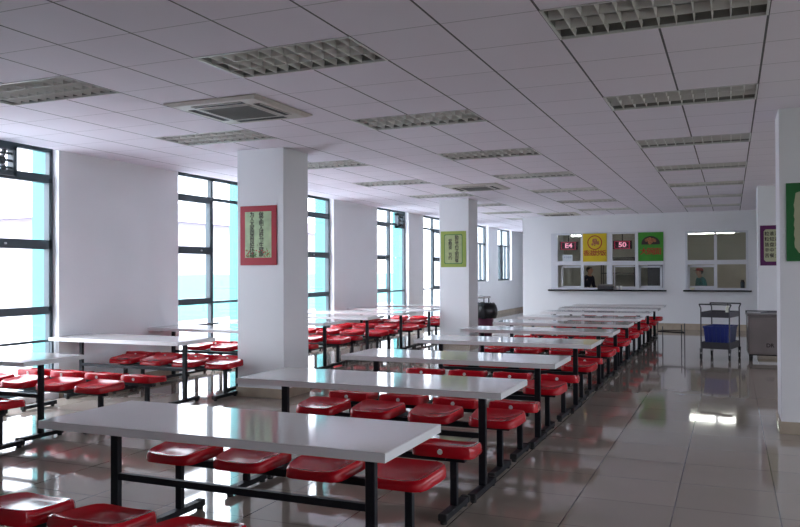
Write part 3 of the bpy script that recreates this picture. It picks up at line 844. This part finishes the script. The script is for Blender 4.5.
def rect(a, b_, z): return [(-a, -b_, z), (a, -b_, z), (a, b_, z), (-a, b_, z)]
q.loft([rect(w0, d0, 0), rect(w1, d1, H_), rect(w1 - .012, d1 - .012, H_), rect(w0 - .01, d0 - .01, .012)]); q.build('crate_body', m_blue, e)
q = MB(); q.loft([rect(w1 + .008, d1 + .008, H_ - .03), rect(w1 + .008, d1 + .008, H_), rect(w1 - .002, d1 - .002, H_), rect(w1 - .002, d1 - .002, H_ - .03)], False, False)
for x in (-.12, -.06, 0, .06, .12): q.bar((x, -d0 - .006, .03), (x * 1.1, -d1 - .004, H_ - .03), .012)
q.build('crate_rim', m_blue, e)
e = empty('bottle', (-.02, 14.2, .72), 0, 'small pale bottle on the top tray of the trolley', 'bottle')
q = MB(); q.loft([[(r_ * math.cos(a), r_ * math.sin(a), z) for a in [j * math.pi / 8 for j in range(16)]] for r_, z in ((.03, 0), (.035, .02), (.035, .13), (.014, .17), (.013, .20))]); q.build('bottle_body', mat('pale_plastic', (.62, .62, .52), .4), e, smooth=True)
q = MB(); q.cyl((0, 0, .20), (0, 0, .225), .016); q.build('bottle_cap', m_stain_d, e)

# ------------------------------------------------------------------ stainless cabinet
e = empty('steel_cabinet', (.60, 14.1, 0), math.radians(2), 'stainless steel bin cabinet on castors in front of the purple-poster pillar', 'cabinet')
q = MB(); q.box(-.32, .32, -.28, .28, .12, .74, .008, 2); q.build('cabinet_body', m_stain, e)
q = MB(); q.box(-.335, .335, -.295, .295, .74, .775, .006, 1); q.build('worktop', m_stain, e)
q = MB(); q.bar((-.33, .27, .80), (.33, .27, .80), .02); q.bar((-.12, -.1, .79), (.33, .24, .80), .02); q.box(-.335, -.315, .2, .295, .775, .81); q.box(.30, .335, -.29, .29, .775, .815); q.build('back_rail', m_stain_d, e)
q = MB(); q.box(-.29, .29, -.293, -.28, .15, .71, .004, 1); d = q.build('cabinet_door', m_stain, e)
lettering('DR', .085, d, m_ink, (.0, -.294, .27), R90, 'lettering', .001, bold=.003)
for x in (-.27, .27):
    for y in (-.22, .22):
        q = MB(); q.cyl((x, y, .08), (x, y, .12), .02); q.box(x - .02, x + .02, y - .02, y + .02, .055, .085); c_ = q.build('castor', m_stain_d, e)
        q = MB(); q.cyl((x - .013, y, .045), (x + .013, y, .045), .045, n=20); q.build('wheel', m_rub, c_)
q = MB(); q.box(-.3, .3, -.24, .24, .10, .121); q.build('under_frame', m_blk, e)

# thin metal stand at the end of the seat rows
e = empty('metal_stand', (-1.01, 15.4, 0), 0, 'thin bare metal stand on the floor beyond the last red seats', 'stand')
for x, y, z in ((-.24, 0, .52), (.24, 0, .5), (.17, .25, .46), (-.17, .25, .42)):
    q = MB(); q.cyl((x, y, 0), (x, y, z), .009); q.build('leg', m_stain_d, e, smooth=True)
q = MB(); q.cyl((-.24, 0, .34), (.24, 0, .32), .012); q.cyl((.24, 0, .32), (.17, .25, .34), .009); q.cyl((-.24, 0, .34), (-.17, .25, .34), .009); q.cyl((-.17, .25, .34), (.17, .25, .34), .009)
q.build('cross_bar', m_blk, e)

# bin with black bag behind the green-poster pillar
e = empty('waste_bin', (-4.93, 16.35, 0), 0, 'dark red waste bin lined with a black bag behind the green-poster pillar', 'bin')
q = MB(); q.loft([[(r_ * math.cos(a), r_ * math.sin(a), z) for a in [j * math.pi / 14 for j in range(28)]] for r_, z in ((.14, 0), (.19, .55), (.205, .60), (.18, .60), (.13, .02))]); q.build('bucket', mat('bin_maroon', (.13, .02, .06), .4), e, smooth=True)
q = MB(); rnd = random.Random(11); loops = []
for r_, z in ((.20, .49), (.235, .47), (.25, .55), (.25, .66), (.23, .74), (.20, .79), (.16, .80), (.15, .70)):
    loops.append([((r_ + rnd.uniform(-.02, .02)) * math.cos(a), (r_ + rnd.uniform(-.02, .02)) * math.sin(a), z + rnd.uniform(-.02, .02)) for a in [j * math.pi / 12 for j in range(24)]])
q.loft(loops, False, True); q.build('bin_bag', mat('black_polythene', (.008, .008, .01), .25), e, smooth=True)

# small white table beyond the bin
e = empty('side_table', (-6.95, 21.9, 0), 0, 'small pale table against the window wall beyond the waste bin', 'table')
q = MB(); q.box(-.35, .42, -.3, .3, .70, .76, .005, 1); q.build('tabletop', m_stain, e)
for x in (-.3, .38):
    for y in (-.25, .25): q = MB(); q.bar((x, y, 0), (x, y, .70), .03); q.build('leg', m_stain_d, e)
